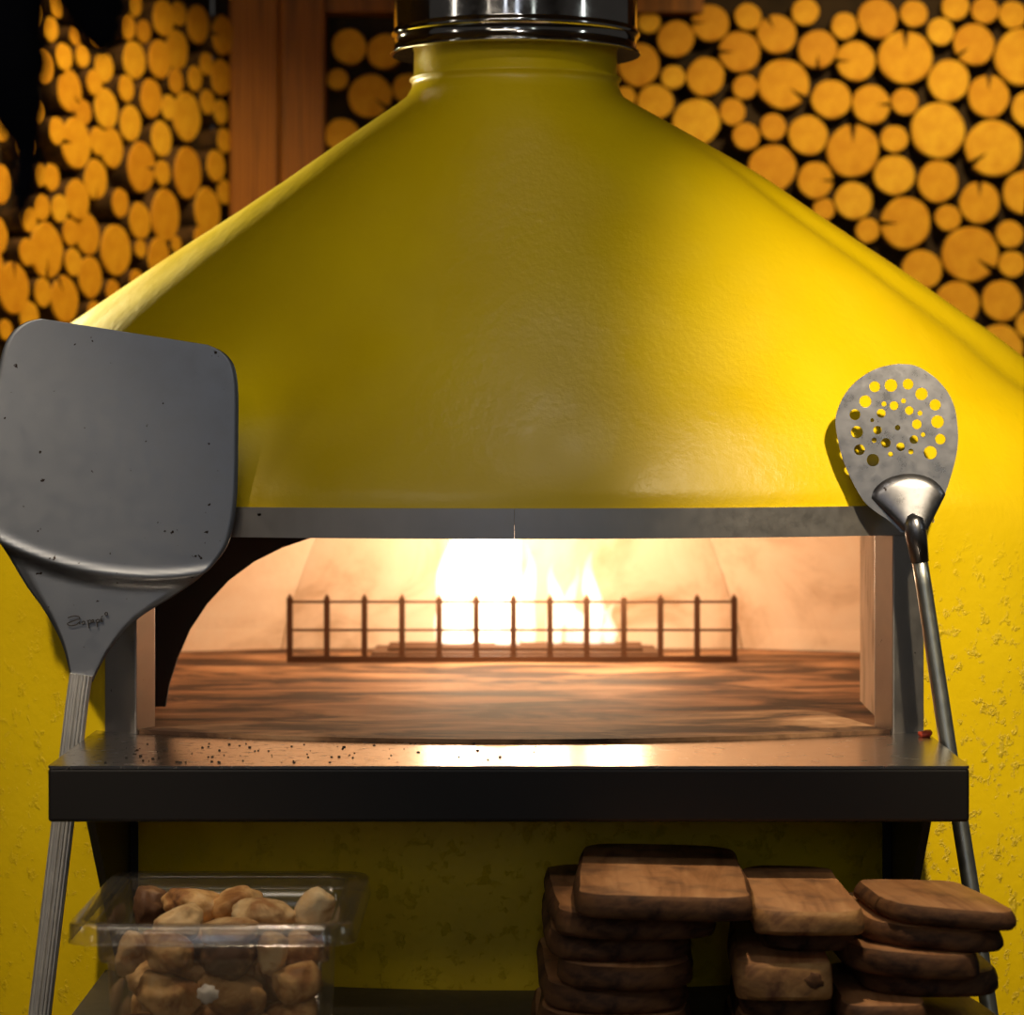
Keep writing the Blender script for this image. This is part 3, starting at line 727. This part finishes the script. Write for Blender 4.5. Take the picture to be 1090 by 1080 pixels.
# ------------------------------------------------------------------ log walls
YW = 7.5
XWL = (245-CX)/F*YW
AL = R(65); dL = Vector((-math.cos(AL), -math.sin(AL), 0)); nL = Vector((math.sin(AL), -math.cos(AL), 0)); oL = Vector((XWL, YW, 0))
def on_left(px, py):
    ray = P(px, py, 1.0)-Vector((0,0,EYE)); t = oL.dot(nL)/ray.dot(nL); return Vector((0,0,EYE))+ray*t
zr = lambda s, ox, oy, L_: [(ox+a[0]/s, oy+a[1]/s) + tuple(v/s if isinstance(v, (int,float)) else v for v in a[2:]) for a in L_]
right = zr(2.535, 660, 0, [(78,60,32),(150,105,55),(243,62,55,'W'),(345,45,38),(423,92,55,'NW'),(500,32,38),(50,175,60),(143,208,35),(230,207,55),(322,140,57,'W'),(337,235,37),
 (441,227,75,'SE'),(533,133,56,'S'),(605,70,37),(695,50,57),(793,37,38),(905,18,38),(985,28,38),(1060,40,40),(636,165,57,'W'),(770,155,76,'N'),(865,85,38),(955,120,57,'SW'),(1085,153,78),
 (95,275,52),(205,330,68),(303,302,38),(340,368,38),(413,343,37),(507,365,55),(570,268,56),(678,282,56,'E'),(768,275,38),(887,218,58),(995,260,58,'N'),(1105,295,50),(628,407,74,'N'),
 (740,375,38),(858,352,76),(1008,400,78,'SW'),(410,455,68),(527,487,57,'E'),(740,473,56),(858,490,57),(630,542,55),(770,602,76,'W'),(970,547,57,'N'),(885,588,36),(668,622,38),(1095,520,62,'S'),
 (945,686,78,'SE'),(1052,632,38),(1058,713,37),(815,728,55),(720,685,38),(910,820,62),(1030,812,56),(1025,940,65),(1105,875,38),(305,405,35),(550,565,35),(15,262,30),(-20,330,50),(1100,790,36)])
middle = zr(4.955, 230, 0, [(703,245,95),(890,270,95),(640,418,58),(812,505,118,'SE'),(1010,465,80),(665,715,95)])
left = zr(4.192, 0, 0, [(620,20,55),(725,80,90),(808,60,58),(888,108,90),(980,158,90,'W'),(570,120,60),(658,140,58),(605,268,90),(700,265,92),(808,222,92),(920,285,55),(985,345,85),(868,350,58),(770,365,58),
 (935,455,58),(998,500,56),(998,628,56),(840,520,115),(740,480,58),(660,440,92),(550,395,60),(485,485,92),(588,550,92),(390,500,62),(320,405,95,'SE'),(402,370,60),(350,250,62),(265,255,64),(475,300,72),(235,130,60),(330,160,50),
 (325,640,124,'W'),(430,630,64),(515,660,92),(235,585,66),(710,620,92),(20,540,90),(100,420,80),(170,300,80),(90,200,90),(150,500,60),(130,650,60),(420,150,60),(480,60,80),(380,50,70),(260,20,60),(160,60,60),(60,60,80)])
left += zr(4.192, 0, 160, [(630,75,132,'E'),(840,100,116),(950,70,74),(735,100,60),(1010,185,57),(935,270,108),(752,290,120),(630,315,92),(532,235,66),(530,150,54),(430,130,94,'S'),(345,220,96),(265,260,64),(188,255,62),(250,120,66),(190,110,56),
 (120,310,58),(215,447,130,'S'),(312,365,62),(407,375,95),(527,445,120),(315,500,64),(400,567,94),(105,455,66),(55,615,128,'N'),(190,635,66),(290,665,108,'NW'),(130,745,74),(700,480,90),(590,580,50),(500,630,54),(405,720,50),(40,800,48),
 (18,150,94),(0,380,98),(880,390,50),(800,420,40),(620,440,45),(-50,520,90)])
CR = {'N':90,'S':-90,'E':0,'W':180,'NE':45,'NW':120,'SE':-35,'SW':-145}
def log_meshes(r, crack, depth, rot):
    rnd = random.random; n = 36; ol = []
    ca = R(CR[crack]) if crack else None
    ph = rnd()*6
    for k in range(n):
        a = 2*math.pi*k/n
        if ca is not None and abs((a-ca+math.pi)%(2*math.pi)-math.pi) < R(9): continue
        ol.append((a, r*(1+.022*math.sin(2*a+ph)+.012*math.sin(5*a+ph*2))))
    if ca is not None:
        w = R(7); ol += [((ca-w)%(2*math.pi), r), ((ca)%(2*math.pi), r*.25), ((ca+w)%(2*math.pi), r)]
        if ca % (2*math.pi) < w or ca % (2*math.pi) > 2*math.pi-w:
            ol = [(a-2*math.pi if a > math.pi else a, q) for a, q in ol]
    ol.sort()
    b1 = bmesh.new(); rings = []
    for s, y in ((.985,-.001),(1,-.004),(1.01,-.03),(1.0,-depth)):
        rings.append([(q*s*math.cos(a), -y, q*s*math.sin(a)) for a, q in ol])
    loft(b1, rings, False)
    b1.faces.new([b1.verts[i] for i in range(0)] or list(b1.verts)[-len(ol):]) if False else None
    b2 = bmesh.new()
    ce = b2.verts.new((0, -.0035, 0)); a_ = [b2.verts.new((q*.93*math.cos(a), -.003, q*.93*math.sin(a))) for a, q in ol]
    c_ = [b2.verts.new((q*.985*math.cos(a), .001, q*.985*math.sin(a))) for a, q in ol]
    m_ = len(ol)
    for i in range(m_):
        j = (i+1) % m_
        b2.faces.new((ce, a_[i], a_[j])); b2.faces.new((a_[i], c_[i], c_[j], a_[j]))
    return b1, b2
ORD = ['','','second','third','fourth','fifth','sixth','seventh','eighth','ninth','tenth','eleventh','twelfth','thirteenth','fourteenth','fifteenth','sixteenth','seventeenth','eighteenth','nineteenth','twentieth']
DW = {'N':'upward','S':'downward','E':'to the right','W':'to the left','NW':'to the upper left','SE':'to the lower right','SW':'to the lower left'}
entries = []
for wall, L_ in (('right log wall', right), ('log panel beside the flue', middle), ('left log wall', left)):
    for e in L_:
        x, y, r = e[:3]; cr = e[3] if len(e) > 3 else None
        entries.append([wall, x, y, r, cr])
drop = set()
for i_, a in enumerate(entries):
    for b in entries[i_+1:]:
        if a[0] != b[0]: continue
        d = math.hypot((a[1]-b[1])/(.53 if a[0].startswith('left') else 1), a[2]-b[2])
        if a[3]+b[3]-d >= .45*min(a[3], b[3]): drop.add(id(min(a, b, key=lambda e: e[3])))
entries = [e for e in entries if id(e) not in drop]
for _ in range(4):
    for a in entries:
        for b in entries:
            if a is b or a[0] != b[0]: continue
            fx = .53 if a[0].startswith('left') else 1
            d = math.hypot((a[1]-b[1])/fx, a[2]-b[2]); o_ = a[3]+b[3]-d
            if o_ > 0 and o_ < .45*min(a[3], b[3]):
                k = (d+.2)/(a[3]+b[3]); a[3] *= k; b[3] *= k
cls = {}
for e in entries:
    wall, x, y, r, cr = e
    size = 'small' if r < 16.5 else ('medium' if r < 25 else 'large')
    if wall.startswith('log panel'): band = ''
    elif wall.startswith('left'): band = 'top rows' if y < 60 else ('upper rows' if y < 130 else ('middle rows' if y < 210 else 'low rows'))
    else: band = 'top rows' if y < 45 else ('upper rows' if y < 110 else ('middle rows' if y < 195 else 'low rows'))
    st = 'whole' if not cr else 'split'
    cls.setdefault((size, st, wall, band), []).append(e)
labels = {}
for (size, st, wall, band), es in cls.items():
    es.sort(key=lambda e: (e[1], e[2]))
    for i, e in enumerate(es):
        loc_ = f'{band} of the {wall}' if band else wall
        s = f'{size} {"uncracked" if st=="whole" else "cracked"} round log end, {loc_}'
        if len(es) > 1:
            s += ', ' + ('leftmost such' if i == 0 else ('rightmost such' if i == len(es)-1 else f'{ORD[i+1]} such from left'))
        labels[id(e)] = s
for e in entries:
    wall, x, y, r, cr = e
    jit = random.uniform(-.008, .008)
    if wall.startswith('left'):
        p = on_left(x, y); rr = r/F*p.y*1.0; rz = AL; p = p + nL*jit*1.7
    else:
        p = P(x, y, YW+jit); rr = r/F*YW*.99; rz = 0
    b1, b2 = log_meshes(rr, cr, .062, 0)
    o = obj('log', b1, M['bark'], None, True); o.location = p; o.rotation_euler = (0, 0, rz)
    tag(o, labels[id(e)], 'log', 'stacked logs in the ' + wall)
    c = obj('cut_face', b2, M['logend'], o, False, loc=(0,0,0))

def struct(name, bm, m, smooth=False): return tag(obj(name, bm, m, None, smooth), kind='structure')
bm = bmesh.new(); box(bm, XWL-.05, 3.2, YW+.06, YW+.16, 0, 3.2); struct('wall_back', bm, M['dark_wall'])
bm = bmesh.new(); a = oL - nL*.06; b_ = a + dL*3.2
prism(bm, [(a.x,a.y),(b_.x,b_.y),(b_.x-nL.x*.1,b_.y-nL.y*.1),(a.x-nL.x*.1,a.y-nL.y*.1)], 0, 3.2); struct('wall_left', bm, M['dark_wall'])
pb = [(244,297,0,YW-.015),(297.5,346,1,YW-.05)]
for k, (x0, x1, d, Y) in enumerate(pb):
    bm = bmesh.new(); box(bm, (x0-CX)/F*Y, (x1-CX)/F*Y, Y, YW+.06, 0, 3.2)
    bevel(struct(f'trim_{k+1}', bm, M['post']), .006)
bm = bmesh.new(); box(bm, (346-CX)/F*YW, (748-CX)/F*YW, YW-.03, YW+.06, EYE-(14-CY)/F*YW, 3.2); struct('trim_3', bm, M['post'])
bm = bmesh.new(); box(bm, (748-CX)/F*YW+.002, 3.15, YW-.03, YW+.06, 2.74, 3.2); struct('trim_4', bm, M['post'])  # unseen panel above the view, added so the flue reflects brown
bm = bmesh.new(); box(bm, -4.5, 4.5, -1.0, 9.0, -.1, 0); struct('floor', bm, M['floor'])
bm = bmesh.new(); box(bm, -4.5, 4.5, -1.0, 9.0, 3.2, 3.3); struct('ceiling', bm, M['ceil'])

# ------------------------------------------------------------------ black thing hanging near the camera
YD = 2.0
dk = bmesh.new()
def ch(pts):
    q = catmull([(x,y,r) for x,y,r in pts], 5)
    n = 16; rings = []
    for i, p in enumerate(q):
        c = P(p[0],p[1],YD); r = max(.5,p[2])/F*YD
        rings.append([(c.x+r*math.cos(2*math.pi*k/n)*(1+.15*noise.noise(Vector((k*1.3,i*.4,0)))), c.y+r*.8*math.sin(2*math.pi*k/n), c.z) for k in range(n)])
    loft(dk, rings)
ch([(12,-120,30),(10,-60,44),(8,20,42),(12,80,38),(18,120,30),(28,160,16),(25,205,13),(18,238,4)])
ch([(40,-110,30),(70,-50,52),(92,-15,44),(101,15,34),(106,36,24),(108,50,14),(108,58,5)])
tube(dk, [P(20,-100,YD), P(20,-700,YD), Vector((P(20,-700,YD).x, YD, 3.2))], .006, 8)
o = obj('hanging_ornament', dk, M['black_cloth'], None, True)
tag(o, 'blurred black shape hanging near the camera at the top left corner', 'ornament')

# ------------------------------------------------------------------ light
def aim(o, target):
    d = Vector(target)-o.location; o.rotation_euler = d.to_track_quat('-Z','Y').to_euler()
def spot(name, loc, target, power, col, size=60, blend=.5, rad=.05):
    l = bpy.data.lights.new(name, 'SPOT'); l.energy = power; l.color = col; l.spot_size = R(size); l.spot_blend = blend; l.shadow_soft_size = rad
    o = bpy.data.objects.new(name, l); COL.objects.link(o); o.location = loc; aim(o, target); return o
def point(name, loc, power, col, rad=.05):
    l = bpy.data.lights.new(name, 'POINT'); l.energy = power; l.color = col; l.shadow_soft_size = rad
    o = bpy.data.objects.new(name, l); COL.objects.link(o); o.location = loc; return o
def area(name, loc, target, power, col, sx_, sy_):
    l = bpy.data.lights.new(name, 'AREA'); l.energy = power; l.color = col; l.shape = 'RECTANGLE'; l.size = sx_; l.size_y = sy_
    o = bpy.data.objects.new(name, l); COL.objects.link(o); o.location = loc; aim(o, target); return o
WARM, FIRE = (1,.82,.54), (1,.72,.45)
spot('ceiling_spot_right', (.98,2.75,2.92), (1.15,4.6,1.53), 310, WARM, 56, .75, .05)
spot('ceiling_spot_left', (-1.25,3.0,2.9), (-1.0,4.4,.90), 135, (1,.82,.58), 42, .8, .05)
spot('ceiling_spot_middle', (.10,3.30,3.05), (.10,4.6,1.7), 12, (1,.92,.84), 40, .8, .05)
spot('ceiling_spot_boards', (.50,3.88,3.05), (.44,3.78,.9), 100, (1,.74,.46), 27, .7, .03)
spot('ceiling_spot_tub', (-.45,3.60,3.05), (-.40,3.76,.9), 58, (1,.80,.56), 22, .7, .03)
spot('log_spot_right', (1.1,6.2,3.1), (1.05,7.5,1.60), 120, (1,.74,.30), 95, .8, .06)
spot('log_spot_left', (-.3,6.1,3.05), (-1.0,6.9,1.7), 100, (1,.72,.28), 80, .8, .06)
spot('dome_spot_left', (-1.5,6.0,1.98), (-.78,5.25,1.72), 430, (1,.93,.60), 46, .7, .03)
for k, (x, y, z, p) in enumerate(((-.14,5.55,1.33,4.8),(.03,5.55,1.35,4.8),(.18,5.55,1.33,4.4))):
    point('fire_glow', (x,y,z), p, FIRE, .045)
area('added_fill', (-.6,1.9,3.15), (-.2,4.3,1.5), 13, (1,.88,.72), 1.2, .6)  # unseen area light, added overhead as soft warm frontal fill
for k, (x, c, p) in enumerate(((-2.6,(1,.9,.75),4),(-.9,(.8,.87,1),3.5),(.15,(.72,.82,1),4.5),(1.7,(.85,.95,.9),3.5))):
    area('streak_strip', (x,-.9,2.35), (x*.6,4.3,2.0), p*.8, c, .22, 1.6)  # unseen strips behind the camera, added for flue streaks and fill; no real windows
for x_, y_, c_ in ((-2.7,3.1,(1,.92,.8)), (2.8,3.5,(.86,.95,.92))):
    area('side_streak_strip', (x_,y_,2.65), (0,4.85,2.3), 2.2, c_, .14, .9)  # unseen thin strips either side, added so the flue shows bright streaks
w = bpy.data.worlds.new('world'); SC.world = w; w.use_nodes = True
w.node_tree.nodes['Background'].inputs['Color'].default_value = (.55,.50,.45,1)
w.node_tree.nodes['Background'].inputs['Strength'].default_value = .06
vs = SC.view_settings; vs.view_transform = 'Standard'; vs.look = 'None'; vs.gamma = 1; vs.use_curve_mapping = False; vs.exposure = 0
